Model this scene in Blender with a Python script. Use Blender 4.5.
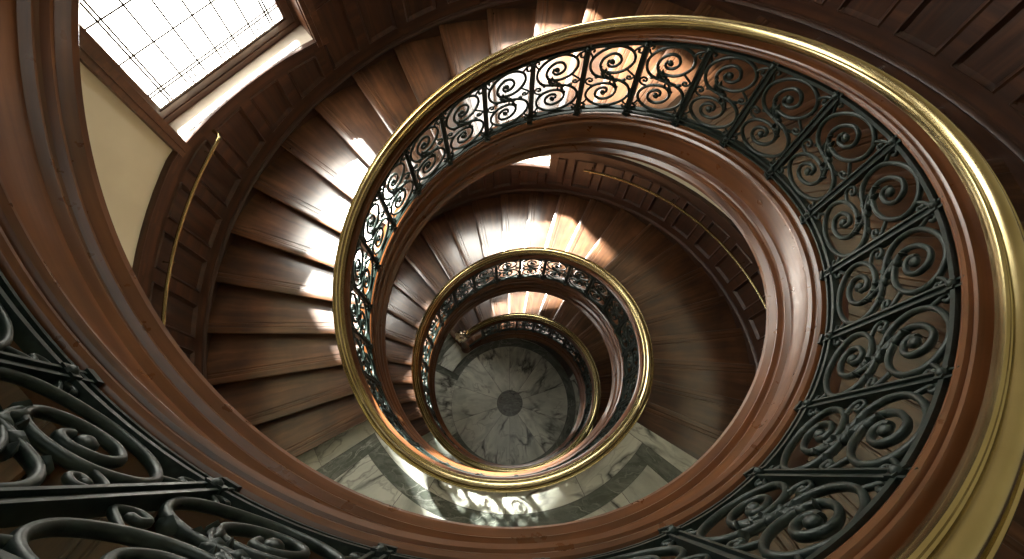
import bpy, math, random
import numpy as np
from mathutils import Matrix, Vector
random.seed(4)
for o in list(bpy.data.objects): bpy.data.objects.remove(o)
SC = bpy.context.scene
COL = SC.collection
S = 1.6                      # metres per well radius; all plan numbers below are in well radii
D = math.pi/180

# ---------------------------------------------------------------- stair geometry tables
K = 0.4934524; A0 = 208.0*D; A1 = 327.6*D; PI2 = 2*math.pi
FL = A0-(A1-PI2)
KN0 = -225.0
YK = [-0.049,0.0018,0.0549,0.0900,0.0860,0.1010,0.0921,0.0624,0.0301,0.0159,0.0069,-0.0337,-0.0703,-0.0783,-0.062,-0.0497,-0.0502,-0.0726,-0.1006,-0.1076,-0.092,-0.072,-0.0492,-0.0227,0.0038]
WK = [-0.1777,-0.1652,-0.0982,0.042,0.0975,0.1955,0.1938,0.1601,0.1008,0.0357,0.0113,-0.0153,-0.0365,-0.0433,-0.0329,-0.0206,-0.0078,-0.0037,-0.0045,-0.0067,-0.011,-0.0157,-0.0165,-0.0108,-0.0032]
def _cr(thd, y):
    q = (np.asarray(thd, float)-KN0)/45.
    n = len(y); i = np.clip(np.floor(q).astype(int), 0, n-2); t = np.clip(q-i, 0, 1)
    a = np.r_[y[0], y, y[-1]]
    p0, p1, p2, p3 = a[i], a[i+1], a[i+2], a[np.minimum(i+3, n+1)]
    return .5*((2*p1)+(-p0+p2)*t+(2*p0-5*p1+4*p2-p3)*t*t+(-p0+3*p1-3*p2+p3)*t**3)
def _cum(t):
    n = np.maximum(np.floor((t-(A1-PI2))/PI2), 0); u = t-(A1-PI2)-n*PI2
    return -(n*FL*K+np.minimum(u, FL)*K)
_T = np.arange(-330, 960, .5)
_c0 = _cum(np.array([0.0]))[0]
_P = _cum(_T*D)-_c0+_cr(_T, WK)-0.63177
Z_END = 851.0
_zf = float(np.interp(Z_END, _T, _P))
_P = _P-_zf                                  # floor at 0
_ke = np.exp(-.5*(np.arange(-24, 25)/10.)**2); _ke /= _ke.sum()
_PS = np.convolve(np.pad(_P, 24, mode='edge'), _ke, 'valid')
_PS[:30] = _P[:30]
def prof(t): return float(np.interp(t, _T, _P))      # nosing line
def prs(t): return float(np.interp(t, _T, _PS))      # the same, eased for rails
def Rw(t):                                           # outer wall radius
    return float(np.interp(t, [190, 330], [2.19, 2.03]))
_YT = 1+_cr(_T, YK)
def Rin(t): return float(np.interp(t, _T, _YT))

# ---------------------------------------------------------------- camera, world, sun, exposure
cam_d = bpy.data.cameras.new('camera'); cam = bpy.data.objects.new('camera', cam_d); COL.objects.link(cam)
cam_d.sensor_width = 36; cam_d.lens = 483.542/1024*36; cam_d.clip_start = .02; cam_d.clip_end = 200
M = Matrix(((0.9999572,-0.0034199,0.0085998),(0,0.9292227,0.3695202),(-0.0092549,-0.3695044,0.9291829)))
cam.matrix_world = Matrix.Translation((-0.0325056*S, -0.92493*S, (1.2689826-_zf)*S)) @ M.transposed().to_4x4()
SC.camera = cam
W = bpy.data.worlds.new('sky'); SC.world = W; W.use_nodes = True
bg = W.node_tree.nodes['Background']; bg.inputs[0].default_value = (0.95, 0.97, 0.93, 1); bg.inputs[1].default_value = .22
sun_d = bpy.data.lights.new('sun', 'SUN'); sun = bpy.data.objects.new('sun', sun_d); COL.objects.link(sun)
SUN_AZ, SUN_EL = 126*D, 45.5*D
sd = Vector((math.cos(SUN_AZ)*math.cos(SUN_EL), math.sin(SUN_AZ)*math.cos(SUN_EL), math.sin(SUN_EL)))
sun.rotation_euler = sd.to_track_quat('Z', 'Y').to_euler()
sun_d.energy = 135; sun_d.angle = 5.5*D; sun_d.color = (1.0, .97, .92)
WIN_E = 7.5
SC.view_settings.view_transform = 'Standard'; SC.view_settings.look = 'None'
SC.view_settings.gamma = 1; SC.view_settings.use_curve_mapping = False
SC.view_settings.exposure = 0.0
SC.cycles.max_bounces = 6

# ---------------------------------------------------------------- materials
def mat(name):
    m = bpy.data.materials.new(name); m.use_nodes = True
    nt = m.node_tree; b = nt.nodes['Principled BSDF']
    return m, nt, b
def N(nt, typ, **kw):
    n = nt.nodes.new(typ)
    for k, v in kw.items():
        if k.startswith('i_'):
            n.inputs[k[2:].replace('_', ' ')].default_value = v
        else: setattr(n, k, v)
    return n
def ramp(nt, stops):
    r = nt.nodes.new('ShaderNodeValToRGB'); e = r.color_ramp.elements
    while len(e) < len(stops): e.new(.5)
    for x, (p, c) in zip(e, stops): x.position = p; x.color = (*c, 1)
    return r
def wood(name, c0, c1, c2, rough=.3, sx=1.6, sy=34, coat=.25, bump=.15, wear=.5, ior=1.62):
    m, nt, b = mat(name); L = nt.links.new
    tc = N(nt, 'ShaderNodeTexCoord'); oi = N(nt, 'ShaderNodeObjectInfo')
    mp = N(nt, 'ShaderNodeMapping'); mp.inputs['Scale'].default_value = (sx, sy, 1)
    ad = N(nt, 'ShaderNodeVectorMath', operation='ADD'); sc = N(nt, 'ShaderNodeVectorMath', operation='SCALE')
    L(tc.outputs['UV'], mp.inputs[0]); L(oi.outputs['Location'], sc.inputs[0]); sc.inputs['Scale'].default_value = 3.7
    cx = N(nt, 'ShaderNodeCombineXYZ'); L(oi.outputs['Random'], cx.inputs[2]); L(oi.outputs['Random'], cx.inputs[0])
    ml = N(nt, 'ShaderNodeVectorMath', operation='SCALE'); ml.inputs['Scale'].default_value = 31.; L(cx.outputs[0], ml.inputs[0])
    L(mp.outputs[0], ad.inputs[0]); L(ml.outputs[0], ad.inputs[1])
    n1 = N(nt, 'ShaderNodeTexNoise'); n1.inputs['Scale'].default_value = 1.; n1.inputs['Detail'].default_value = 7; n1.inputs['Distortion'].default_value = .6
    L(ad.outputs[0], n1.inputs['Vector'])
    r = ramp(nt, [(.25, c0), (.5, c1), (.78, c2)]); L(n1.outputs['Fac'], r.inputs[0])
    n2 = N(nt, 'ShaderNodeTexNoise'); n2.inputs['Scale'].default_value = 3.2; n2.inputs['Detail'].default_value = 5
    L(tc.outputs['Object'], n2.inputs['Vector'])
    hs = N(nt, 'ShaderNodeHueSaturation'); L(r.outputs[0], hs.inputs['Color'])
    mr = N(nt, 'ShaderNodeMapRange'); mr.inputs[1].default_value = .3; mr.inputs[2].default_value = .7; mr.inputs[3].default_value = 1-.4*wear; mr.inputs[4].default_value = 1+.5*wear
    L(n2.outputs['Fac'], mr.inputs[0])
    m2 = N(nt, 'ShaderNodeMath', operation='MULTIPLY'); L(mr.outputs[0], m2.inputs[0])
    mo = N(nt, 'ShaderNodeMapRange'); mo.inputs[3].default_value = .85; mo.inputs[4].default_value = 1.15; L(oi.outputs['Random'], mo.inputs[0]); L(mo.outputs[0], m2.inputs[1])
    L(m2.outputs[0], hs.inputs['Value']); L(hs.outputs[0], b.inputs['Base Color'])
    rr = N(nt, 'ShaderNodeMapRange'); rr.inputs[3].default_value = rough-.09; rr.inputs[4].default_value = rough+.16
    n3 = N(nt, 'ShaderNodeTexNoise'); n3.inputs['Scale'].default_value = 9; n3.inputs['Detail'].default_value = 6; L(tc.outputs['Object'], n3.inputs['Vector'])
    L(n3.outputs['Fac'], rr.inputs[0]); L(rr.outputs[0], b.inputs['Roughness'])
    b.inputs['Coat Weight'].default_value = coat; b.inputs['Coat Roughness'].default_value = .22; b.inputs['Coat IOR'].default_value = ior
    bp = N(nt, 'ShaderNodeBump'); bp.inputs['Strength'].default_value = bump; bp.inputs['Distance'].default_value = .004
    L(n1.outputs['Fac'], bp.inputs['Height']); L(bp.outputs[0], b.inputs['Normal'])
    return m
M_STRING = wood('polished_mahogany', (.060,.019,.0055), (.125,.043,.0125), (.22,.085,.028), rough=.28, sx=.8, sy=16, coat=.3)
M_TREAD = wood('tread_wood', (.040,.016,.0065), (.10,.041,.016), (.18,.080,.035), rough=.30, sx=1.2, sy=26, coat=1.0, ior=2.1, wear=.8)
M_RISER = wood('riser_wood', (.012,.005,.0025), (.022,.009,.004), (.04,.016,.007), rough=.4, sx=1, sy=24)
M_PANEL = wood('dark_panelling', (.016,.0055,.0022), (.038,.013,.005), (.075,.027,.010), rough=.36, sx=1, sy=16, coat=.1)
M_FRAME = wood('window_frame_wood', (.035,.014,.006), (.075,.029,.012), (.13,.054,.023), rough=.36, sx=1, sy=20, coat=.15)
def metal(name, c, c2, rough, metallic=1., sc=30, bump=.1, rvar=.12):
    m, nt, b = mat(name); L = nt.links.new
    tc = N(nt, 'ShaderNodeTexCoord'); n = N(nt, 'ShaderNodeTexNoise'); n.inputs['Scale'].default_value = sc; n.inputs['Detail'].default_value = 6
    L(tc.outputs['Object'], n.inputs['Vector'])
    r = ramp(nt, [(.3, c), (.7, c2)]); L(n.outputs['Fac'], r.inputs[0]); L(r.outputs[0], b.inputs['Base Color'])
    b.inputs['Metallic'].default_value = metallic
    mr = N(nt, 'ShaderNodeMapRange'); mr.inputs[3].default_value = rough-rvar*.5; mr.inputs[4].default_value = rough+rvar; L(n.outputs['Fac'], mr.inputs[0]); L(mr.outputs[0], b.inputs['Roughness'])
    if bump:
        bp = N(nt, 'ShaderNodeBump'); bp.inputs['Strength'].default_value = bump; bp.inputs['Distance'].default_value = .003; L(n.outputs['Fac'], bp.inputs['Height']); L(bp.outputs[0], b.inputs['Normal'])
    return m
M_BRASS = metal('aged_brass', (.38,.31,.15), (.52,.44,.23), .20, sc=3, bump=0, rvar=.06)
M_IRON = metal('black_green_iron', (.006,.012,.010), (.020,.036,.031), .40, metallic=.3, sc=40, bump=.35)
M_NEWEL = metal('bronze_newel', (.80,.62,.46), (.95,.80,.66), .18, sc=60)
M_CAME = metal('lead_came', (.03,.03,.03), (.07,.065,.06), .5, metallic=.6)
M_CREAM, nt, b = mat('cream_plaster')
n = N(nt, 'ShaderNodeTexNoise'); n.inputs['Scale'].default_value = 2.2; n.inputs['Detail'].default_value = 5
tc = N(nt, 'ShaderNodeTexCoord'); nt.links.new(tc.outputs['Object'], n.inputs['Vector'])
r = ramp(nt, [(.3, (.66,.61,.45)), (.7, (.74,.69,.52))]); nt.links.new(n.outputs['Fac'], r.inputs[0]); nt.links.new(r.outputs[0], b.inputs['Base Color']); b.inputs['Roughness'].default_value = .7
M_SILL, nt, b = mat('pale_sill_paint'); b.inputs['Base Color'].default_value = (.62,.56,.46,1); b.inputs['Roughness'].default_value = .35
n = N(nt, 'ShaderNodeTexNoise'); n.inputs['Scale'].default_value = 5; n.inputs['Detail'].default_value = 5
r = ramp(nt, [(.3, (.55,.48,.38)), (.7, (.68,.62,.52))]); nt.links.new(n.outputs['Fac'], r.inputs[0]); nt.links.new(r.outputs[0], b.inputs['Base Color'])
M_GROUT, nt, b = mat('dark_grout'); b.inputs['Base Color'].default_value = (.05,.052,.048,1); b.inputs['Roughness'].default_value = .6
n = N(nt, 'ShaderNodeTexNoise'); n.inputs['Scale'].default_value = 30
r = ramp(nt, [(.3, (.10,.105,.095)), (.7, (.17,.17,.155))]); nt.links.new(n.outputs['Fac'], r.inputs[0]); nt.links.new(r.outputs[0], b.inputs['Base Color'])
def marble(name, base, mid, vein, sc=1.8, rough=.16, vw=.075, stretch=.45):
    m, nt, b = mat(name); L = nt.links.new
    tc = N(nt, 'ShaderNodeTexCoord')
    mp = N(nt, 'ShaderNodeMapping'); mp.inputs['Scale'].default_value = (stretch, 1, 1); L(tc.outputs['UV'], mp.inputs[0])
    n0 = N(nt, 'ShaderNodeTexNoise'); n0.inputs['Scale'].default_value = sc*1.2; n0.inputs['Detail'].default_value = 5; L(mp.outputs[0], n0.inputs['Vector'])
    sb = N(nt, 'ShaderNodeVectorMath', operation='SCALE'); sb.inputs['Scale'].default_value = .75; L(n0.outputs['Color'], sb.inputs[0])
    ad = N(nt, 'ShaderNodeVectorMath', operation='ADD'); L(mp.outputs[0], ad.inputs[0]); L(sb.outputs[0], ad.inputs[1])
    v = N(nt, 'ShaderNodeTexVoronoi', feature='DISTANCE_TO_EDGE'); v.inputs['Scale'].default_value = sc; L(ad.outputs[0], v.inputs['Vector'])
    v2 = N(nt, 'ShaderNodeTexVoronoi', feature='DISTANCE_TO_EDGE'); v2.inputs['Scale'].default_value = sc*2.7; L(ad.outputs[0], v2.inputs['Vector'])
    n1 = N(nt, 'ShaderNodeTexNoise'); n1.inputs['Scale'].default_value = sc*2.2; n1.inputs['Detail'].default_value = 8; L(ad.outputs[0], n1.inputs['Vector'])
    rb = ramp(nt, [(.32, mid), (.62, base)]); L(n1.outputs['Fac'], rb.inputs[0])
    k1 = N(nt, 'ShaderNodeMapRange'); k1.inputs[2].default_value = vw; k1.inputs[3].default_value = 1; k1.inputs[4].default_value = 0; L(v.outputs['Distance'], k1.inputs[0])
    k2 = N(nt, 'ShaderNodeMapRange'); k2.inputs[2].default_value = vw*.7; k2.inputs[3].default_value = .5; k2.inputs[4].default_value = 0; L(v2.outputs['Distance'], k2.inputs[0])
    mx = N(nt, 'ShaderNodeMath', operation='MAXIMUM'); L(k1.outputs[0], mx.inputs[0]); L(k2.outputs[0], mx.inputs[1])
    nm = N(nt, 'ShaderNodeTexNoise'); nm.inputs['Scale'].default_value = sc*1.1; L(tc.outputs['UV'], nm.inputs['Vector'])
    km = N(nt, 'ShaderNodeMapRange'); km.inputs[1].default_value = .38; km.inputs[2].default_value = .6; L(nm.outputs['Fac'], km.inputs[0])
    mm = N(nt, 'ShaderNodeMath', operation='MULTIPLY'); L(mx.outputs[0], mm.inputs[0]); L(km.outputs[0], mm.inputs[1])
    mix = N(nt, 'ShaderNodeMix', data_type='RGBA'); L(mm.outputs[0], mix.inputs['Factor']); L(rb.outputs[0], mix.inputs['A']); mix.inputs['B'].default_value = (*vein, 1)
    L(mix.outputs['Result'], b.inputs['Base Color']); b.inputs['Roughness'].default_value = rough
    return m
M_MARB = marble('pale_grey_marble', (.82,.85,.75), (.52,.56,.49), (.07,.075,.065))
M_MDARK = marble('dark_green_marble', (.13,.15,.125), (.24,.265,.23), (.42,.45,.40), sc=3.2, vw=.04)
M_MEDAL = marble('medallion_marble', (.16,.17,.155), (.26,.275,.25), (.035,.04,.038), sc=5)
def pane_mat():
    m = bpy.data.materials.new('daylit_leaded_glass'); m.use_nodes = True; nt = m.node_tree; nt.nodes.clear(); L = nt.links.new
    o = N(nt, 'ShaderNodeOutputMaterial'); a = N(nt, 'ShaderNodeAddShader'); t = N(nt, 'ShaderNodeBsdfTransparent'); e = N(nt, 'ShaderNodeEmission')
    t.inputs[0].default_value = (.8,.8,.78,1)
    tc = N(nt, 'ShaderNodeTexCoord'); n = N(nt, 'ShaderNodeTexNoise'); n.inputs['Scale'].default_value = 2.5; L(tc.outputs['Object'], n.inputs['Vector'])
    r = ramp(nt, [(.3, (1,.93,.82)), (.7, (1,.97,.90))]); L(n.outputs['Fac'], r.inputs[0]); L(r.outputs[0], e.inputs[0])
    e.inputs[1].default_value = WIN_E
    L(t.outputs[0], a.inputs[0]); L(e.outputs[0], a.inputs[1]); L(a.outputs[0], o.inputs[0])
    return m
M_PANE = pane_mat()

# ---------------------------------------------------------------- mesh helpers
def P(r, t, z): return (S*r*math.cos(t*D), S*r*math.sin(t*D), S*z)
def thing(name, label, cat, loc=(0,0,0), group=None):
    o = bpy.data.objects.new(name, None); COL.objects.link(o); o.location = loc; o.empty_display_size = .1
    o['label'] = label; o['category'] = cat
    if group: o['group'] = group
    return o
class MB:
    def __init__(s): s.v = []; s.f = []; s.uv = []; s.mi = []; s.sm = []
    def add(s, vs, fs, uvs=None, mi=0, smooth=False):
        o = len(s.v); s.v += vs
        for k, f in enumerate(fs):
            s.f.append([i+o for i in f]); s.uv.append(uvs[k] if uvs else [(0, 0)]*len(f)); s.mi.append(mi); s.sm.append(smooth)
    def build(s, name, m, parent=None, kind=None, label=None, angle=40):
        me = bpy.data.meshes.new(name); v = np.array(s.v)
        loc = Vector((0,0,0))
        if parent is not None: loc = parent.location
        v = v-np.array(loc)
        me.from_pydata(v.tolist(), [], s.f)
        ul = me.uv_layers.new(name='UVMap'); flat = [c for u in s.uv for p in u for c in p]; ul.data.foreach_set('uv', flat)
        ms = m if isinstance(m, (list, tuple)) else [m]
        for x in ms: me.materials.append(x)
        me.polygons.foreach_set('material_index', s.mi)
        me.polygons.foreach_set('use_smooth', s.sm); me.update()
        if any(s.sm):
            try: me.set_sharp_from_angle(angle=angle*D)
            except Exception: pass
        o = bpy.data.objects.new(name, me); COL.objects.link(o)
        if parent is not None: o.parent = parent
        if kind: o['kind'] = kind
        if label: o['label'] = label
        return o
def sweep(mb, ths, fn, closed=True, caps=True, smooth=True, mi=0):
    """ring of sections (r, z) along the turning angle"""
    secs = [fn(t) for t in ths]; n = len(secs[0]); vs = []; u = 0; us = []
    for k, t in enumerate(ths):
        if k: u += S*secs[k][0][0]*(ths[k]-ths[k-1])*D
        us.append(u); vs += [P(r, t, z) for r, z in secs[k]]
    pl = [0]
    for i in range(n):
        a = secs[0][i]; b_ = secs[0][(i+1) % n]; pl.append(pl[-1]+S*math.hypot(a[0]-b_[0], a[1]-b_[1]))
    fs = []; uv = []; m = n if closed else n-1
    for k in range(len(ths)-1):
        for i in range(m):
            j = (i+1) % n
            fs.append([k*n+i, k*n+j, (k+1)*n+j, (k+1)*n+i]); uv.append([(us[k], pl[i]), (us[k], pl[i+1]), (us[k+1], pl[i+1]), (us[k+1], pl[i])])
    mb.add(vs, fs, uv, mi, smooth)
    if closed and caps:
        e = (len(ths)-1)*n
        mb.add([vs[i] for i in range(n)][::-1], [list(range(n))], [[(v[0], v[2]) for v in vs[:n]][::-1]], mi)
        mb.add([vs[e+i] for i in range(n)], [list(range(n))], [[(v[0], v[2]) for v in vs[e:e+n]]], mi)
def rng(a, b_, st=2.0):
    n = max(1, int(math.ceil((b_-a)/st))); return [a+(b_-a)*i/n for i in range(n+1)]
def box(mb, c, ax, ay, az, hx, hy, hz, mi=0):
    c = Vector(c); vs = []
    for sx in (-1, 1):
        for sy in (-1, 1):
            for sz in (-1, 1): vs.append(tuple(c+ax*hx*sx+ay*hy*sy+az*hz*sz))
    fs = [[0,1,3,2],[4,6,7,5],[0,4,5,1],[2,3,7,6],[0,2,6,4],[1,5,7,3]]
    dims = [(hy,hz),(hy,hz),(hx,hz),(hx,hz),(hx,hy),(hx,hy)]; uv = []
    for d in dims:
        uv.append([(0,0),(0,2*d[1]),(2*d[0],2*d[1]),(2*d[0],0)] if d[0] > d[1] else [(0,0),(2*d[1],0),(2*d[1],2*d[0]),(0,2*d[0])])
    mb.add(vs, fs, uv, mi)
def lathe(mb, c, prof_, n=16, mi=0):
    vs = []; fs = []; uv = []
    for r, z in prof_:
        for k in range(n):
            a = PI2*k/n; vs.append((c[0]+r*math.cos(a), c[1]+r*math.sin(a), c[2]+z))
    for i in range(len(prof_)-1):
        for k in range(n):
            l = (k+1) % n; fs.append([i*n+k, i*n+l, (i+1)*n+l, (i+1)*n+k]); uv.append([(0,0)]*4)
    mb.add(vs, fs, uv, mi, True)
    mb.add([vs[k] for k in range(n)][::-1], [list(range(n))], None, mi); e = (len(prof_)-1)*n
    mb.add([vs[e+k] for k in range(n)], [list(range(n))], None, mi)

# ---------------------------------------------------------------- staircase flights
RISE1 = (prof(A1/D)-prof(568))/26
def steps_mid(a, b_, n):      # list of (theta back, theta nosing, z, z_next)
    st = (b_-a)/n; zt = prof(a); zb = prof(b_); out = []
    for k in range(n):
        out.append((a+k*st, a+(k+1)*st, zt-(zt-zb)*(k+1)/(n+1), zt-(zt-zb)*(k+2)/(n+1)))
    return out
def steps_top():
    out = []; st = 237/25.; zl = prof(208)
    n = 52; q = .962
    for j in range(n-1, -1, -1):
        tb = 208-st*(j+1); tn = 208-st*j
        if tb < -282: continue
        out.append((tb, tn, prof(208-st*(j+1)*q), prof(208-st*j*q)))
    return out
def tread(parent, tb, tn, z, zn):
    ri = lambda t: Rin(t)+.035
    th = .022
    secs = [(0, 0, 0), (1, -.060, 0), (1, -.056, -.0035), (1, -.050, -.0035), (1, -.046, 0), (1, -.030, 0), (1, -.027, -.003), (1, -.022, -.003), (1, -.019, 0), (1, .010, 0), (1, .019, -.004), (1, .022, -.011), (1, .019, -.018), (1, .010, -th), (1, -.01, -th), (0, .012, -th)]
    mb = MB(); vs = []; n = len(secs); m = 9
    r0 = ri(tn); r1 = Rw(tn)+.01
    # the well curve and the wall are not concentric rings here: blend end radii per side
    for k in range(m):
        f = k/(m-1)
        for (w_, t_, dz) in secs:
            base = tn if w_ else tb
            ra = ri(base)+(Rw(base)+.01-ri(base))*f
            vs.append(P(ra, base+t_/ra/D, z+dz))
    fs = []; uv = []
    vv = [0]
    for i in range(n):
        a = vs[i]; b_ = vs[(i+1) % n]; vv.append(vv[-1]+math.dist(a, b_))
    for k in range(m-1):
        for i in range(n):
            j = (i+1) % n
            fs.append([k*n+i, (k+1)*n+i, (k+1)*n+j, k*n+j]); u0 = k/(m-1)*1.8; u1 = (k+1)/(m-1)*1.8
            uv.append([(u0, vv[i]), (u1, vv[i]), (u1, vv[i+1]), (u0, vv[i+1])])
    mb.add(vs, fs, uv, 0, True)
    e = (m-1)*n
    mb.add(vs[:n], [list(range(n))]); mb.add(vs[e:][::-1], [list(range(n))])
    mb.build('tread', M_TREAD, parent, angle=30)
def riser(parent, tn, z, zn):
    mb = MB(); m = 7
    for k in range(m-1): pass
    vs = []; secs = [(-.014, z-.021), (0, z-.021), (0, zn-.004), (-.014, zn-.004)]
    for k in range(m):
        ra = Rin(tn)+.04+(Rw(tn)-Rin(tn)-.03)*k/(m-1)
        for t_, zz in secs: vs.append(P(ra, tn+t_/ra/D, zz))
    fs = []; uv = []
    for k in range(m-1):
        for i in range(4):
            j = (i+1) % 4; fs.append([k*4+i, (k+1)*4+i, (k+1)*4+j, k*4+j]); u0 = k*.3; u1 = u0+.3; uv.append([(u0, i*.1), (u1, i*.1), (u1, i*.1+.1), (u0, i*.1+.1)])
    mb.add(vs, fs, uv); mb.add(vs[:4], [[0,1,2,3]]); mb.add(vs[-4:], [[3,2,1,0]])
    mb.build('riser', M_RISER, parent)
# inner stringer: a moulded timber ring that follows the well
STR = [(.075,.050),(.075,.062),(.060,.068),(-.010,.068),(-.020,.064),(-.026,.056),(-.026,.048),(-.018,.044),(-.018,.038),(-.030,.034),(-.036,.024),(-.034,.012),(-.024,.004),(-.012,-.002),(-.012,-.008),(-.018,-.012),(-.018,-.018),(-.006,-.026),
       (-.002,-.040),(-.002,-.165),(-.008,-.172),(-.014,-.178),(-.014,-.184),(-.008,-.190),(-.012,-.200),(-.024,-.206),(-.024,-.214),(-.018,-.219),(-.026,-.228),(-.036,-.240),(-.038,-.256),(-.030,-.270),(-.018,-.276),(-.018,-.284),(-.008,-.290),(.040,-.290),(.075,-.280)]
STR = [(r*1.35+.013 if r < 0 else r, z) for r, z in STR]
def stringer(mb, a, b_, low=None):
    def fn(t):
        R = Rin(t); z = prs(t); out = []
        for dr, dz in STR:
            zz = z+dz
            if dz < -.1 and low is not None and zz < .02: zz = max(zz, .001+(.29+dz)*.05)
            out.append((R+dr, zz))
        return out
    sweep(mb, rng(a, b_, 1.6), fn)
def soffit(mb, a, b_):
    def fn(t):
        z = prs(t)-.27; z = max(z, .003)
        return [(Rin(t)+.07, z), (Rw(t), z), (Rw(t), z+.03), (Rin(t)+.07, z+.03)]
    sweep(mb, rng(a, b_, 3), fn)
def wall_string(mb, a, b_):    # skirting board that climbs the wall beside the treads
    def fn(t):
        z = prs(t); R = Rw(t)
        pr = [(.004, -.22), (-.016, -.22), (-.016, .060), (-.028, .066), (-.034, .076), (-.030, .086), (-.022, .092), (-.022, .100), (-.014, .106), (.004, .110)]
        return [(R+dr, max(z+dz, .002+.001*i)) for i, (dr, dz) in enumerate(pr)]
    sweep(mb, rng(a, b_, 2.5), fn)
def flight(label, steps, a, b_):
    z0 = min(s[3] for s in steps)
    root = thing('stair_flight', label, 'staircase', (0, 0, max(0, S*z0)))
    for tb, tn, z, zn in steps:
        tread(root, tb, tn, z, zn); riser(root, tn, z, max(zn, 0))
    mb = MB(); stringer(mb, a, b_, low=True); mb.build('stringer', M_STRING, root, label='red-brown moulded stringer', angle=24)
    mb = MB(); soffit(mb, a, b_); mb.build('soffit', M_PANEL, root)
    mb = MB(); wall_string(mb, a, b_); mb.build('wall_stringer', M_PANEL, root)
    return root
TOP_START = -282.
F1 = flight('upper wooden stair flight curling from the near left edge round to the marble landing', steps_top(), TOP_START, 208)
F2 = flight('middle wooden stair flight descending from the marble landing, seen inside the largest ring', steps_mid(327.6, 568, 25), 327.6, 568)
F3 = flight('lowest wooden stair flight ending at the bronze newel on the marble floor', steps_mid(687.6, 851, 16), 687.6, 851)
# top riser under each landing edge
riser(F2, 327.6, prof(327.6), prof(327.6)-RISE1); riser(F3, 687.6, prof(687.6), prof(687.6)-RISE1)
# boarded spandrel that closes the last flight down to the floor
mb = MB()
def fnsp(t):
    z = max(prs(t)-.286, .012); R = Rin(t)
    return [(R+.0, .001), (R+.0, z), (R+.03, z), (R+.03, .001)]
sweep(mb, rng(742, 838, 2), fnsp); mb.build('spandrel_panel', M_PANEL, F3)

# ---------------------------------------------------------------- marble landings and floor
def slab(mb, r0, r1, a, b_, z, h=.012, gap=.002, rot=None, mi=0, seed=0, n=None):
    """one polished slab: sector between radii, thin joint all round; UV in metres turned by rot"""
    rnd = random.Random(seed); ox, oy = rnd.uniform(0, 20), rnd.uniform(0, 20)
    rot = (a+b_)/2 if rot is None else rot
    fr0 = r0 if callable(r0) else (lambda t: r0); fr1 = r1 if callable(r1) else (lambda t: r1)
    ts = rng(a, b_, 2.5); top = []; c, s_ = math.cos(-rot*D), math.sin(-rot*D)
    def pt(r, t, side):
        tt = t+side*gap/max(r, .08)/D; return P(r, tt, z)
    inner = []; outer = []
    for i, t in enumerate(ts):
        sd_ = 1 if i == 0 else (-1 if i == len(ts)-1 else 0)
        inner.append(pt(fr0(t)+gap, t, sd_)); outer.append(pt(fr1(t)-gap, t, sd_))
    k = len(ts); vs = inner+outer+[(x, y, zz-h*S) for x, y, zz in inner+outer]
    uvp = [((x*c-y*s_)+ox, (x*s_+y*c)+oy) for x, y, zz in vs]
    fs = []
    for i in range(k-1):
        fs.append([i, k+i, k+i+1, i+1])
        fs.append([i+1, 2*k+i+1, 2*k+i, i]); fs.append([k+i, 3*k+i, 3*k+i+1, k+i+1])
    fs.append([0, 2*k, 3*k, k]); fs.append([k-1, 2*k-1, 4*k-1, 3*k-1])
    mb.add(vs, fs, [[uvp[i] for i in f] for f in fs], mi)
def landing(a, b_, label):
    zt = (prof(a)+prof(b_))/2
    root = MB(); sweep(root, rng(a-.4, b_+.0, 2.5), lambda t: [(Rin(t)+.03, zt-.006), (Rw(t), zt-.006), (Rw(t), zt-.25), (Rin(t)+.03, zt-.25)], smooth=False)
    ro = root.build('landing', M_GROUT, None, 'structure')
    z = zt+.001
    e = 5.2; d = 4.6
    mb = MB()
    ri = lambda t: Rin(t)+.06
    R2 = lambda t: Rw(t)-.01
    mb2 = MB()
    slab(mb, ri, 1.62, a, a+e, z, seed=1); slab(mb, 1.62, R2, a, a+e, z, seed=2)
    slab(mb, ri, 1.6, b_-e, b_, z, seed=3); slab(mb, 1.6, R2, b_-e, b_, z, seed=4)
    slab(mb2, 1.20, R2, a+e, a+e+d, z, seed=5); slab(mb2, 1.20, R2, b_-e-d, b_-e, z, seed=6)
    slab(mb2, 1.20, 1.31, a+e+d, b_-e-d, z, seed=7, rot=(a+b_)/2+90)
    cuts = [a+e+d, a+26, a+44, a+62, a+80, a+98, b_-e-d]
    for i in range(len(cuts)-1):
        slab(mb, 1.31, 1.74, cuts[i], cuts[i+1], z, seed=20+i, rot=(cuts[i]+cuts[i+1])/2+random.uniform(-40, 40))
        slab(mb, 1.74, R2, cuts[i]+(3 if i else 0), cuts[i+1]+(3 if i < len(cuts)-2 else 0), z, seed=30+i, rot=random.uniform(0, 180))
    for i in range(4):
        t0 = a+e+(b_-a-2*e)*i/4; t1 = a+e+(b_-a-2*e)*(i+1)/4
        slab(mb, ri, 1.20, t0, t1, z, seed=40+i, rot=(t0+t1)/2+90)
    mb.build('marble_slab', M_MARB, ro); mb2.build('border_band', M_MDARK, ro)
    mb = MB(); stringer(mb, a, b_); mb.build('stringer', M_STRING, ro, angle=24)
    mb = MB(); wall_string(mb, a, b_); mb.build('skirting', M_PANEL, ro)
    return ro
landing(208, 327.6, 'upper'); landing(568, 687.6, 'lower')
mb = MB(); sweep(mb, rng(0, 360, 5), lambda t: [(.001, -.012), (2.3, -.012), (2.3, -.1), (.001, -.1)], smooth=False, caps=False)
fl = mb.build('floor', M_GROUT, None, 'structure')
mb = MB(); mbd = MB(); zt = .0005
for k in range(10):
    a = 18+36*k
    slab(mb, .185, .84, a, a+36, zt, seed=100+k, rot=a+18)
for k in range(8):
    a = 131+26+(360-88)/8*k if False else 0
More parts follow.
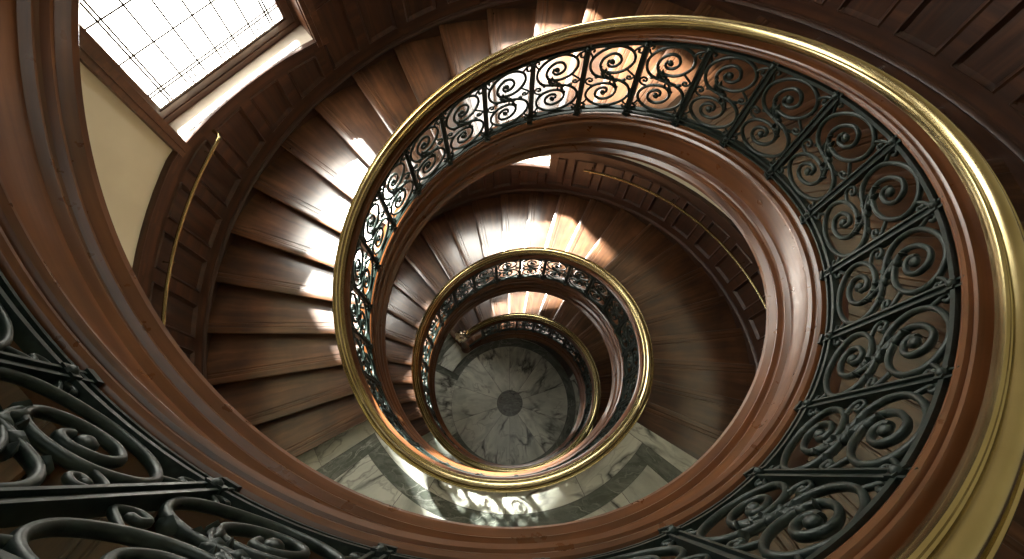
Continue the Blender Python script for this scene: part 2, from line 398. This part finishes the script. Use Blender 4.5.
OPEN_A, OPEN_B = 152, 214
def ringparts(r0, r1, mbx, seed, n):
    w = (360-(OPEN_B-OPEN_A))/n
    for k in range(n): slab(mbx, r0, r1, OPEN_B+w*k, OPEN_B+w*(k+1), zt, seed=seed+k, rot=OPEN_B+w*(k+.5)+90)
ringparts(.84, .955, mbd, 200, 6); ringparts(.955, 1.22, mb, 220, 9)
ringparts(1.22, 1.33, mbd, 240, 6); ringparts(1.33, 2.02, mb, 260, 9)
for r0, r1, sd_ in ((.84, 1.22, 1), (1.22, 2.02, 2)):
    for q in range(3):
        a = OPEN_A+5+(OPEN_B-OPEN_A-10)/3*q; slab(mb, r0, r1, a, a+(OPEN_B-OPEN_A-10)/3, zt, seed=300+q+sd_*10, rot=a+5)
slab(mbd, .84, 2.02, OPEN_A, OPEN_A+5, zt, seed=320); slab(mbd, .84, 2.02, OPEN_B-5, OPEN_B, zt, seed=321)
mb.build('marble_slab', M_MARB, fl); mbd.build('border_band', M_MDARK, fl)
mb = MB(); vs = [P(0, 0, zt)]+[P(.18, 10*k, zt) for k in range(36)]
mb.add(vs, [[0, 1+k, 1+(k+1) % 36] for k in range(36)], [[(vs[i][0], vs[i][1]) for i in (0, 1+k, 1+(k+1) % 36)] for k in range(36)])
mb.build('medallion', M_MEDAL, fl, label='round dark grey centre medallion')

# ---------------------------------------------------------------- balustrades
POST0, POSTD = 55.6, 14.4
HB, HT = .118, .542                     # iron panel between these heights above the nosing line
def tube(mb, pts, rad, nrm, sides=6, squash=1.0):
    """round bar through 3-D points; nrm(point) gives the outward direction of the panel there"""
    n = len(pts); vs = []
    p = [Vector(q) for q in pts]
    for i in range(n):
        t = (p[min(i+1, n-1)]-p[max(i-1, 0)]); t.normalize()
        o = Vector((p[i].x, p[i].y, 0)).normalized(); b_ = t.cross(o).normalized(); o2 = b_.cross(t)
        r_ = rad[i] if isinstance(rad, (list, tuple)) else rad
        for k in range(sides):
            a = PI2*(k+.5)/sides; vs.append(tuple(p[i]+b_*math.cos(a)*r_+o2*math.sin(a)*r_*squash))
    fs = [[i*sides+k, i*sides+(k+1) % sides, (i+1)*sides+(k+1) % sides, (i+1)*sides+k] for i in range(n-1) for k in range(sides)]
    fs.append(list(range(sides))[::-1]); fs.append([(n-1)*sides+k for k in range(sides)])
    mb.add(vs, fs, None, 0, True)
def spiral(cx, cy, r0, r1, a0, turns, n, sy=1.0, d=1):
    out = []
    for i in range(n+1):
        f = i/n; a = a0+d*turns*PI2*f; r = r0+(r1-r0)*f**.82
        out.append((cx+r*math.cos(a), cy+r*math.sin(a)*sy))
    return out
def cat(pts, n):
    """Catmull-Rom through 2-D points"""
    out = []; q = [pts[0]]+list(pts)+[pts[-1]]
    for i in range(1, len(q)-2):
        for k in range(n):
            t = k/n
            out.append(tuple(.5*((2*q[i][c])+(-q[i-1][c]+q[i+1][c])*t+(2*q[i-1][c]-5*q[i][c]+4*q[i+1][c]-q[i+2][c])*t*t+(-q[i-1][c]+3*q[i][c]-3*q[i+1][c]+q[i+2][c])*t**3) for c in (0, 1)))
    out.append(tuple(pts[-1])); return out
# panel drawing: x 0..1 to the right as seen from the well, y 0..1 upwards
S_MAIN = cat([(.42,.765),(.40,.72),(.46,.675),(.57,.685),(.63,.755),(.57,.84),(.44,.865),(.31,.80),(.275,.70),(.36,.61),(.58,.575),(.76,.63),(.86,.75),(.80,.88),(.58,.965),(.32,.945),(.12,.83),(.10,.68),(.22,.555),(.44,.495),(.68,.455),(.86,.375),(.93,.25),(.84,.12),(.60,.035),(.34,.055),(.15,.16),(.11,.28),(.22,.385),(.42,.415),(.60,.375),(.67,.28),(.60,.18),(.44,.145),(.31,.20),(.30,.29),(.40,.34),(.49,.32),(.50,.265)], 6)
S_STEM = cat([(.31,.80),(.28,.68),(.38,.56),(.50,.49),(.60,.43),(.67,.33),(.67,.28)], 6)
CURLS = [cat([(.80,.88),(.86,.93),(.94,.95),(.97,.90),(.93,.865),(.88,.88),(.885,.905)], 6),
         cat([(.12,.83),(.06,.90),(.04,.94),(.08,.965),(.12,.94),(.10,.92)], 6),
         cat([(.22,.385),(.10,.42),(.06,.475),(.11,.515),(.18,.49),(.17,.46),(.13,.465)], 6),
         cat([(.76,.63),(.86,.57),(.93,.52),(.88,.475),(.81,.49),(.82,.52),(.86,.515)], 6),
         cat([(.84,.12),(.91,.07),(.95,.05),(.92,.02),(.87,.03),(.88,.05)], 6),
         cat([(.15,.16),(.10,.10),(.04,.07),(.05,.025),(.11,.025),(.13,.055),(.10,.065)], 6)]
LEAVES = [(.40,.60,.055,80),(.60,.40,.05,-80),(.30,.66,.04,110),(.68,.34,.04,-70),(.46,.56,.05,20),(.55,.50,.05,10),(.24,.52,.04,160),(.78,.46,.04,-10),(.44,.50,.060,-20),(.56,.475,.060,-25),(.36,.545,.042,35),(.66,.455,.045,-50),(.50,.535,.04,60),(.52,.43,.04,-110)]
def panel(parent, ta, tb, fine):
    """scroll panel between two posts; ta<tb; x=0 is at tb (left seen from inside)"""
    def q(x, y, dr=0):
        t = tb+(ta-tb)*x; R = Rin(t)+dr; return P(R, t, prs(t)+HB+(HT-HB)*y)
    mb = MB(); rr = .0120
    w = (lambda p_: [q(*c) for c in p_])
    st = 1 if fine else 3
    tube(mb, w(S_MAIN[::st]+([S_MAIN[-1]] if st > 1 else [])), rr, None, 8 if fine else 4, 1.15)
    tube(mb, w(S_STEM[::st]), rr*.8, None, 8 if fine else 4, 1.1)
    for c in CURLS: tube(mb, w(c[::st]), rr*.72, None, 8 if fine else 4, 1.1)
    for (x, y, r_) in [(.475,.745,.026),(.435,.255,.026),(.885,.905,.013),(.13,.465,.013),(.86,.515,.013),(.10,.065,.013),(.095,.70,.014),(.12,.83,.014),(.30,.935,.013),(.56,.965,.013),(.86,.74,.014),(.93,.25,.014),(.84,.12,.013),(.60,.035,.013),(.33,.055,.013),(.11,.27,.014)]:
        c = Vector(q(x, y)); o = Vector((c.x, c.y, 0)).normalized(); u = Vector((0, 0, 1)); t_ = o.cross(u)
        n = 8 if fine else 6; rings = [(-.8, .35), (-.45, .85), (0, 1), (.45, .85), (.8, .35)]
        vs = [tuple(c+o*r_*a_*.8+(t_*math.cos(PI2*k/n)+u*math.sin(PI2*k/n))*r_*b_) for a_, b_ in rings for k in range(n)]
        fs = [[i*n+k, i*n+(k+1) % n, (i+1)*n+(k+1) % n, (i+1)*n+k] for i in range(4) for k in range(n)]+[list(range(n))[::-1], [4*n+k for k in range(n)]]
        mb.add(vs, fs, None, 0, True)
    for (x, y, L_, an) in (LEAVES if fine else LEAVES[8:12]):
        c = Vector(q(x, y)); o = Vector((c.x, c.y, 0)).normalized(); u = Vector((0, 0, 1)); t_ = -o.cross(u)
        d1 = t_*math.cos(an*D)+u*math.sin(an*D); d2 = -t_*math.sin(an*D)+u*math.cos(an*D); L_ *= .62*S/1.6*1.15
        ring = [(-.5,0),(-.3,.20),(0,.30),(.25,.31),(.5,.22),(.75,.10),(1.0,0),(.75,-.10),(.5,-.22),(.25,-.31),(0,-.30),(-.3,-.20)]
        n = len(ring); vs = [tuple(c+d1*a_*L_+d2*b_*L_+o*.006) for a_, b_ in ring]+[tuple(c+d1*a_*L_+d2*b_*L_-o*.006) for a_, b_ in ring]
        vs += [tuple(c+d1*.2*L_+o*.022), tuple(c+d1*.2*L_-o*.022)]
        fs = [[2*n, k, (k+1) % n] for k in range(n)]+[[2*n+1, n+(k+1) % n, n+k] for k in range(n)]+[[k, n+k, n+(k+1) % n, (k+1) % n] for k in range(n)]
        mb.add(vs, fs, None, 0, True)
    return mb.build('scroll_panel', M_IRON, parent, angle=60)
def post(parent, t, fine, base=.068):
    mb = MB(); R = Rin(t); z = prs(t); c = Vector(P(R, t, 0)); o = Vector((c.x, c.y, 0)).normalized(); u = Vector((0,0,1)); s_ = o.cross(u)
    z0, z1 = (z+base)*S, (z+.568)*S
    c.z = (z0+z1)/2; box(mb, c, o, s_, u, .008, .016, (z1-z0)/2)
    for sg in (-1, 1): box(mb, c+s_*sg*.017, o, s_, u, .019, .0050, (z1-z0)/2)
    for zz, hh in ((z0+.010, .010), ((z+HB)*S, .014), ((z+HT)*S, .014)):
        c.z = zz; box(mb, c, o, s_, u, .026, .026, hh)
    ob = mb.build('baluster_post', M_IRON, parent)
    if not fine: return
    for zz in ((z+HB)*S, (z+HT)*S):      # rosette bosses on both faces
        for sg in (-1, 1):
            mb = MB(); cc = c+o*sg*.026; cc.z = zz; n = 10; rv = lambda k: s_*math.cos(PI2*k/n)+u*math.sin(PI2*k/n)
            vs = [tuple(cc-o*sg*.004+rv(k)*.018) for k in range(n)]+[tuple(cc+o*sg*.004+rv(k)*.015) for k in range(n)]+[tuple(cc+o*sg*.014)]
            mb.add(vs, [[k, (k+1) % n, n+(k+1) % n, n+k] for k in range(n)]+[[n+k, n+(k+1) % n, 2*n] for k in range(n)], None, 0, True)
            r_ = mb.build('rosette', M_IRON, None)
            r_.data.transform(Matrix.Translation(-Vector(parent.location))); r_.parent = ob
def flatbar(mb, a, b_, h0, h1, w):
    sweep(mb, rng(a, b_, 2), lambda t: [(Rin(t)-w, prs(t)+h0), (Rin(t)+w, prs(t)+h0), (Rin(t)+w, prs(t)+h1), (Rin(t)-w, prs(t)+h1)], smooth=True)
BRASS = [(.002,.625),(.003,.618),(.008,.615),(.012,.619),(.060,.619),(.064,.615),(.069,.618),(.071,.626),(.072,.634),(.070,.641),(.066,.644),(.062,.642),(.060,.637),(.056,.639),(.053,.647),(.047,.655),(.040,.660),(.033,.660),(.026,.655),(.020,.647),(.017,.639),(.013,.637),(.011,.642),(.007,.644),(.003,.641),(.001,.634)]
UNDER = [(.020,.620),(.026,.612),(.030,.606),(.030,.600),(.024,.596),(.014,.592),(.006,.590),(.000,.588),(-.003,.583),(.001,.580),(.001,.577),(-.008,.575),(-.013,.569),(-.011,.562),(-.004,.558),(-.003,.554),(.006,.551),(.052,.551),(.060,.555),(.060,.566),(.068,.570),(.068,.578),(.060,.584),(.050,.590),(.044,.600),(.044,.608),(.054,.620)]
def handrail(parent, a, b_):
    mb = MB(); sweep(mb, rng(a, b_, 1.5), lambda t: [(Rin(t)+r, prs(t)+z) for r, z in BRASS]); mb.build('brass_handrail', M_BRASS, parent, label='polished brass handrail cap', angle=35)
    mb = MB(); sweep(mb, rng(a, b_, 1.5), lambda t: [(Rin(t)+r, prs(t)+z) for r, z in UNDER]); mb.build('rail_moulding', M_STRING, parent, label='red-brown wooden moulding under the brass', angle=35)
def balustrade(label, a, b_, fine):
    root = thing('balustrade', label, 'railing', P(Rin((a+b_)/2), (a+b_)/2, prof((a+b_)/2)), 'scrollwork balustrades round the stairwell')
    for h0, h1, nm, w in ((HT-.006, HT+.006, 'top_bar', .012), (HB-.006, HB+.005, 'bottom_bar', .012), (.084, .092, 'lower_bar', .010)):
        mb = MB(); flatbar(mb, a, b_, h0, h1, w); mb.build(nm, M_IRON, root)
    k0 = math.ceil((a-POST0)/POSTD-1e-6); k1 = math.floor((b_-POST0)/POSTD+1e-6)
    for k in range(k0, k1+1): post(root, POST0+POSTD*k, fine)
    for k in range(k0, k1): panel(root, POST0+POSTD*k, POST0+POSTD*(k+1), fine)
    handrail(root, a, b_)
    return root
B_A = POST0+POSTD*-23; B_B = POST0+POSTD*15; B_C = POST0+POSTD*40; B_D = 847
balustrade('large upper scrollwork balustrade sweeping past the camera with the widest brass handrail', B_A, B_B, True)
balustrade('middle ring of black iron scroll balustrade with brass rail above the marble landing', B_B+.02, B_C, False)
balustrade('smallest lowest ring of iron balustrade, its brass rail ending at the bronze newel', B_C+.02, B_D, False)

# newel at the foot of the stair
nt_ = 849.5; nR = Rin(nt_)+.035
c0 = P(nR, nt_, 0)
nw = thing('newel_post', 'pale bronze newel post with a carved bulb top at the foot of the lowest rail', 'newel post', c0)
mb = MB(); lathe(mb, c0, [(.11,0),(.11,.10),(.09,.13),(.085,.16),(.10,.18),(.075,.22),(.055,.30),(.062,.50),(.05,.78),(.07,.86),(.085,.90),(.07,.94),(.055,.97)], 16); mb.build('shaft', M_STRING, nw, label='dark turned wooden shaft')
mb = MB(); prf = [(.05,.97),(.09,.99),(.10,1.01),(.08,1.04),(.07,1.06)]; lathe(mb, c0, prf, 16); mb.build('collar', M_NEWEL, nw)
mb = MB()
nn = 24; rows = [(.06,1.05),(.105,1.09),(.135,1.14),(.14,1.19),(.12,1.24),(.085,1.275),(.05,1.30),(.055,1.32),(.04,1.35),(.012,1.37)]
vs = []; 
for i, (r_, z_) in enumerate(rows):
    for k in range(nn):
        f = 1+(.13*math.cos(8*PI2*k/nn+i*.9) if i < 7 else 0); a = PI2*k/nn; vs.append((c0[0]+r_*f*math.cos(a), c0[1]+r_*f*math.sin(a), z_))
fs = [[i*nn+k, i*nn+(k+1) % nn, (i+1)*nn+(k+1) % nn, (i+1)*nn+k] for i in range(len(rows)-1) for k in range(nn)]+[[(len(rows)-1)*nn+k for k in range(nn)]]
mb.add(vs, fs, None, 0, True); mb.build('carved_finial', M_NEWEL, nw, label='gleaming carved bulb finial')

# ---------------------------------------------------------------- outer walls, windows, wainscot
ZC = prof(-282)+1.35                     # ceiling height
# window: theta range, sill z, head z, turn key (unwrapped start)
def zabs(z): return z-_zf
WINS = [dict(a=127.0, b=155.0, s=zabs(-1.13), h=zabs(.82)), dict(a=79.0, b=103.0, s=zabs(-.84), h=zabs(.82)),
        dict(a=438.5, b=474.0, s=zabs(-2.90), h=zabs(-1.64)), dict(a=490.0, b=514.0, s=zabs(-3.06), h=zabs(-2.22)), dict(a=438.5+360, b=474.0+360, s=zabs(-4.93), h=zabs(-4.15))]
def ztop(t):
    u = t-360
    return ZC if u < TOP_START+1 else prs(u)-.25
def zlow(t): return max(prof(t)-.26, 0) if t > TOP_START else 0
def wall_piece(mb, a, b_, lo, hi, mat_i=0):
    sweep(mb, rng(a, b_, 3), lambda t: [(Rw(t), lo(t)), (Rw(t), max(hi(t), lo(t)+.01)), (Rw(t)+.2, max(hi(t), lo(t)+.01)), (Rw(t)+.2, lo(t))], smooth=False, mi=mat_i)
names = ['wall_upper', 'wall_middle', 'wall_lower']; spans = [(TOP_START, 208+119.6), (327.6, 687.6), (687.6, 1040)]
WALLS = []
for nm, (a, b_) in zip(names, spans):
    mb = MB(); cuts = [a]
    ws = [w for w in WINS if a < w['a'] < b_]
    t = a
    # split where the turn above starts, so that the wall there rises to the ceiling
    edges = sorted(set([a, b_, TOP_START+361]+[w['a'] for w in ws]+[w['b'] for w in ws])); edges = [e for e in edges if a <= e <= b_]
    for e0, e1 in zip(edges[:-1], edges[1:]):
        w = next((w for w in ws if abs(w['a']-e0) < .01 or (w['a'] < e0 < w['b'])), None)
        if w:
            wall_piece(mb, e0, e1, zlow, lambda t: w['s']); wall_piece(mb, e0, e1, lambda t: w['h'], ztop)
        else: wall_piece(mb, e0, e1, (lambda t: zlow(t) if t < Z_END else 0), ztop)
    WALLS.append(mb.build(nm, M_CREAM, None, 'structure'))
# ceiling with a round hole that holds the added fill pane
mb = MB(); sweep(mb, rng(0, 360, 5), lambda t: [(.9, ZC), (2.45, ZC), (2.45, ZC+.1), (.9, ZC+.1)], smooth=False, caps=False); mb.build('ceiling', M_CREAM, None, 'structure')

m_, nt, b = mat('roof_fill_glow'); b.inputs['Base Color'].default_value = (.6,.62,.6,1); b.inputs['Roughness'].default_value = .5  # glow of the invented roof pane, fill light only
n = N(nt, 'ShaderNodeTexNoise'); n.inputs['Scale'].default_value = 3
r = ramp(nt, [(.3, (.90,.95,.86)), (.7, (.98,1,.92))]); nt.links.new(n.outputs['Fac'], r.inputs[0]); nt.links.new(r.outputs[0], b.inputs['Emission Color']); b.inputs['Emission Strength'].default_value = 1.0
mb = MB(); sweep(mb, rng(0, 360, 10), lambda t: [(.01, ZC+.03), (.9, ZC+.03), (.9, ZC+.05), (.01, ZC+.05)], smooth=False, caps=False); ro = mb.build('window_6', m_, None, 'structure')  # out-of-view glowing disc, added to brighten the well from above
mb = MB()
for k in range(8):
    an = k*45*D; box(mb, (S*.45*math.cos(an), S*.45*math.sin(an), S*(ZC+.02)), Vector((math.cos(an), math.sin(an), 0)), Vector((-math.sin(an), math.cos(an), 0)), Vector((0,0,1)), S*.45, .02, .02)
mb.build('fill_pane_bar', M_FRAME, ro)  # bars across the added fill pane
def window(i, w):
    a, b_, zs, zh = w['a'], w['b'], w['s'], w['h']; tc_ = (a+b_)/2; half = (b_-a)/2
    R = Rw(tc_); Rp = R+.125; hw = Rp*math.tan(half*D)
    c = Vector((math.cos(tc_*D), math.sin(tc_*D), 0)); tn = Vector((-math.sin(tc_*D), math.cos(tc_*D), 0)); u = Vector((0,0,1))
    def L(x, d, z): return (c*(Rp+d)+tn*x)*S+u*z*S
    mb = MB()
    fw = .088; zm = (zs+zh)/2; zH = (zh-zs)/2
    for sx in (-1, 1): box(mb, L(sx*(hw-fw/2), 0, zm), tn, c, u, fw/2*S, .028*S, zH*S)
    for zz in (zs+fw/2, zh-fw/2): box(mb, L(0, 0, zz), tn, c, u, (hw-fw)*S, .028*S, fw/2*S)
    for sx in (-1, 1): box(mb, L(sx*(hw-.022), -.022, zm), tn, c, u, .022*S, .012*S, zH*S)
    box(mb, L(0, -.022, zs+.022), tn, c, u, (hw-.044)*S, .012*S, .022*S)
    # glazing stop
    for sx in (-1, 1): box(mb, L(sx*(hw-fw-.008), -.012, zm), tn, c, u, .008*S, .010*S, (zH-fw)*S)
    box(mb, L(0, -.012, zs+fw+.008), tn, c, u, (hw-fw)*S, .010*S, .008*S)
    root = mb.build('window_%d' % i, M_FRAME, None, 'structure')
    gw = hw-fw; g0, g1 = zs+fw, zh-fw
    mb = MB(); box(mb, L(0, .006, (g0+g1)/2), tn, c, u, gw*S, .002*S, (g1-g0)/2*S); mb.build('pane', M_PANE, root)
    mb = MB(); t_ = .0052*S; dd = -.001
    def vline(x, z0, z1, k=1): box(mb, L(x, dd, (z0+z1)/2), tn, c, u, t_*k, .004*S, (z1-z0)/2*S)
    def hline(z, x0, x1, k=1): box(mb, L((x0+x1)/2, dd, z), tn, c, u, (x1-x0)/2*S, .004*S, t_*k)
    bd = .085; bd2 = .105
    for x in (-gw+bd, -gw+bd2, gw-bd, gw-bd2): vline(x, g0, g1)
    for z in (g0+bd, g0+bd2, g1-bd, g1-bd2): hline(z, -gw, gw)
    nx = 6
    for k in range(1, nx): vline(-gw+bd2+(2*gw-2*bd2)*k/nx, g0, g1, .9)
    nz = 7
    for k in range(1, nz): hline(g0+bd2+(g1-g0-2*bd2)*k/nz, -gw, gw, .9)
    for k in range(nx):   # small squares in the border
        x = -gw+bd2+(2*gw-2*bd2)*(k+.5)/nx
        if k % 2 == 0: vline(x, g0, g0+bd, .8); vline(x+.03, g0, g0+bd, .8)
    mb.build('lead_came', M_CAME, root)
    # sill, head board and jamb linings between the curved wall and the flat frame
    mb = MB(); ts = rng(a, b_, 2)
    def wedge(z, dz):
        vs = []
        for t in ts:
            th = t-tc_; rp = (Rp+.03)/math.cos(th*D)
            vs += [P(Rw(t)-.004, t, z), P(rp, t, z), P(rp, t, z+dz), P(Rw(t)-.004, t, z+dz)]
        fs = []
        for k in range(len(ts)-1):
            for i_ in range(4):
                j = (i_+1) % 4; fs.append([k*4+i_, k*4+j, (k+1)*4+j, (k+1)*4+i_])
        fs += [[0,1,2,3], [len(vs)-1, len(vs)-2, len(vs)-3, len(vs)-4]]
        mb.add(vs, fs, [[(vs[q_][0], vs[q_][1]) for q_ in f] for f in fs])
    wedge(zs-.02, .0215); mb.build('window_sill', M_SILL, root)
    mb = MB(); wedge(zh-.001, .02)
    for t, sg in ((a, 1), (b_, -1)):
        sweep(mb, [t-.2, t+.2], lambda q_: [(Rw(t)-.004, zs), (Rw(t)-.004, zh), ((Rp+.03)/math.cos(half*D), zh), ((Rp+.03)/math.cos(half*D), zs)], smooth=False)
    mb.build('jamb_lining', M_FRAME, root)
    mb = MB()
    cw = 2.1
    for t0, t1 in ((a-cw, a), (b_, b_+cw)):
        sweep(mb, rng(t0, t1, 1.1), lambda t: [(Rw(t)+.004, zs-.05), (Rw(t)-.036, zs-.05), (Rw(t)-.036, zh+.08), (Rw(t)+.004, zh+.08)], smooth=False)
        sweep(mb, rng(t0+cw*.42, t1-cw*.42, .5), lambda t: [(Rw(t)-.030, zs-.04), (Rw(t)-.044, zs-.04), (Rw(t)-.044, zh+.07), (Rw(t)-.030, zh+.07)], smooth=False)
    sweep(mb, rng(a, b_, 2), lambda t: [(Rw(t)+.004, zh+.002), (Rw(t)-.036, zh+.002), (Rw(t)-.036, zh+.08), (Rw(t)+.004, zh+.08)], smooth=False)
    mb.build('casing', M_FRAME, root)
for i, w in enumerate(WINS): window(i+1, w)

def capz(t):
    z = prs(t)+.80
    for w in WINS:
        if w['a']-.1 <= t <= w['b']+.1: return w['s']-.002
        if w['b'] < t < w['b']+9: z = min(z, w['s'])
    return min(z, ztop(t)-.02)
def wainscot(i, a, b_):
    root = None; mb = MB()
    edges = sorted(set([a, b_]+[e for w in WINS for e in (w['a'], w['b']) if a < e < b_]))
    for e0, e1 in zip(edges[:-1], edges[1:]):
        sweep(mb, rng(e0, e1, 2), lambda t: [(Rw(t)+.004, prs(t)+.09), (Rw(t)-.003, prs(t)+.09), (Rw(t)-.003, capz((t if e0 < t < e1 else t+(.2 if t <= e0 else -.2)))), (Rw(t)+.004, capz((t if e0 < t < e1 else t+(.2 if t <= e0 else -.2))))], smooth=False)
    pmb = mb; mb = MB()
    for e0, e1 in zip(edges[:-1], edges[1:]):
        cp = lambda t: capz(t if e0 < t < e1 else t+(.2 if t <= e0 else -.2))
        pr = [(.004,-.040),(-.016,-.040),(-.018,-.034),(-.014,-.028),(-.026,-.020),(-.034,-.010),(-.034,-.002),(-.024,.003),(.004,.003)]
        sweep(mb, rng(e0, e1, 2), lambda t: [(Rw(t)+dr, cp(t)+dz) for dr, dz in pr])
    capmb = mb; panels = []
    t = a+2
    while t+6.2 < b_:
        t0, t1 = t, t+6.1
        if t1 > TOP_START+2:
            lo = lambda q: prs(q)+.19; hm = min(capz(t0), capz(t1), capz((t0+t1)/2)); 
            hi = lambda q: min(capz(q)-.10, prs(q)+.66)
            if min(hi(t0), hi(t1))-max(lo(t0), lo(t1)) > .1:
                mb = MB(); sta = [t0, t0+.26, t0+.46, t0+.78]; stb = [t1-.78, t1-.46, t1-.26, t1]
                dep = [-.018, -.025, -.016, -.005]; ins = [0, .010, .018, .030]
                xs = sta+[ (t0+t1)/2 ]+stb; dx = dep+[dep[-1]]+dep[::-1]; ix = ins+[ins[-1]]+ins[::-1]
                # grid: columns xs, rows: lo edge profile, hi edge profile
                vs = []; rows_ = [0,1,2,3,3,2,1,0]
                for ci, x in enumerate(xs):
                    for ri_, k in enumerate(rows_):
                        lvl = min(k, min(ci, len(xs)-1-ci) if ci != 4 else 3)
                        zz = lo(x)+ins[k] if ri_ < 4 else hi(x)-ins[k]
                        vs.append(P(Rw(x)+dep[min(lvl, 3)], x, zz))
                n = 8; fs = [[c_*n+r_, c_*n+r_+1, (c_+1)*n+r_+1, (c_+1)*n+r_] for c_ in range(len(xs)-1) for r_ in range(n-1)]
                uv = [[(vs[q][2], xs[q//n]*.06) for q in f] for f in fs]
                mb.add(vs, fs, uv); panels.append(mb)
                bd = lambda q, za, zb: [(Rw(q)+.004, za), (Rw(q)-.018, za), (Rw(q)-.018, zb), (Rw(q)+.004, zb)]
                sweep(pmb, rng(t1, t1+1.9, 1), lambda q: bd(q, prs(q)+.09, max(capz(q)-.01, prs(q)+.1)), smooth=False)
                sweep(pmb, rng(t0, t1, 1), lambda q: bd(q, prs(q)+.09, lo(q)), smooth=False)
                sweep(pmb, rng(t0, t1, 1), lambda q: bd(q, hi(q), max(capz(q)-.01, hi(q)+.01)), smooth=False)
        t += 8.0
    root = pmb.build('trim_%d' % i, M_PANEL, None, 'structure'); capmb.build('cap_rail', M_PANEL, root)
    for mb in panels: mb.build('recessed_panel', M_PANEL, root)
wainscot(1, TOP_START, 127-3.3 if False else 327.6); wainscot(2, 327.6, 687.6); wainscot(3, 687.6, 848)

# ---------------------------------------------------------------- brass rails on the wall
def wall_rail(label, a, b_, h=.62):
    m_ = (a+b_)/2
    root = thing('wall_handrail', label, 'handrail', P(Rw(m_)-.09, m_, prof(m_)+h), 'brass handrails fixed to the panelled wall')
    mb = MB(); rr = .0125
    sweep(mb, rng(a, b_, 1.5), lambda t: [(Rw(t)-.085+rr*math.cos(PI2*k/10), prs(t)+h+rr*math.sin(PI2*k/10)) for k in range(10)])
    mb.build('rail', M_BRASS, root)
    for t in rng(a+2, b_-2, 24):
        mb = MB(); z = prs(t)+h
        tube(mb, [P(Rw(t)-.005, t, z-.04), P(Rw(t)-.05, t, z-.045), P(Rw(t)-.085, t, z-.03), P(Rw(t)-.085, t, z-.008)], .011, None, 8)
        mb.build('bracket', M_BRASS, root)
    # turned-in end
    mb = MB(); tube(mb, [P(Rw(a)-.085, a+.05, prs(a)+h), P(Rw(a)-.080, a-.7, prs(a)+h+.004), P(Rw(a)-.055, a-1.2, prs(a)+h+.006), P(Rw(a)-.008, a-1.3, prs(a)+h+.006)], .0125*S, None, 10); mb.build('rail_end', M_BRASS, root)
wall_rail('thin brass rail on the dark panelled wall at the left, below the leaded window', 151.5, 212)
wall_rail('brass wall rail of the middle flight, curving at right inside the big wooden ring', 330, 428.5, .60)
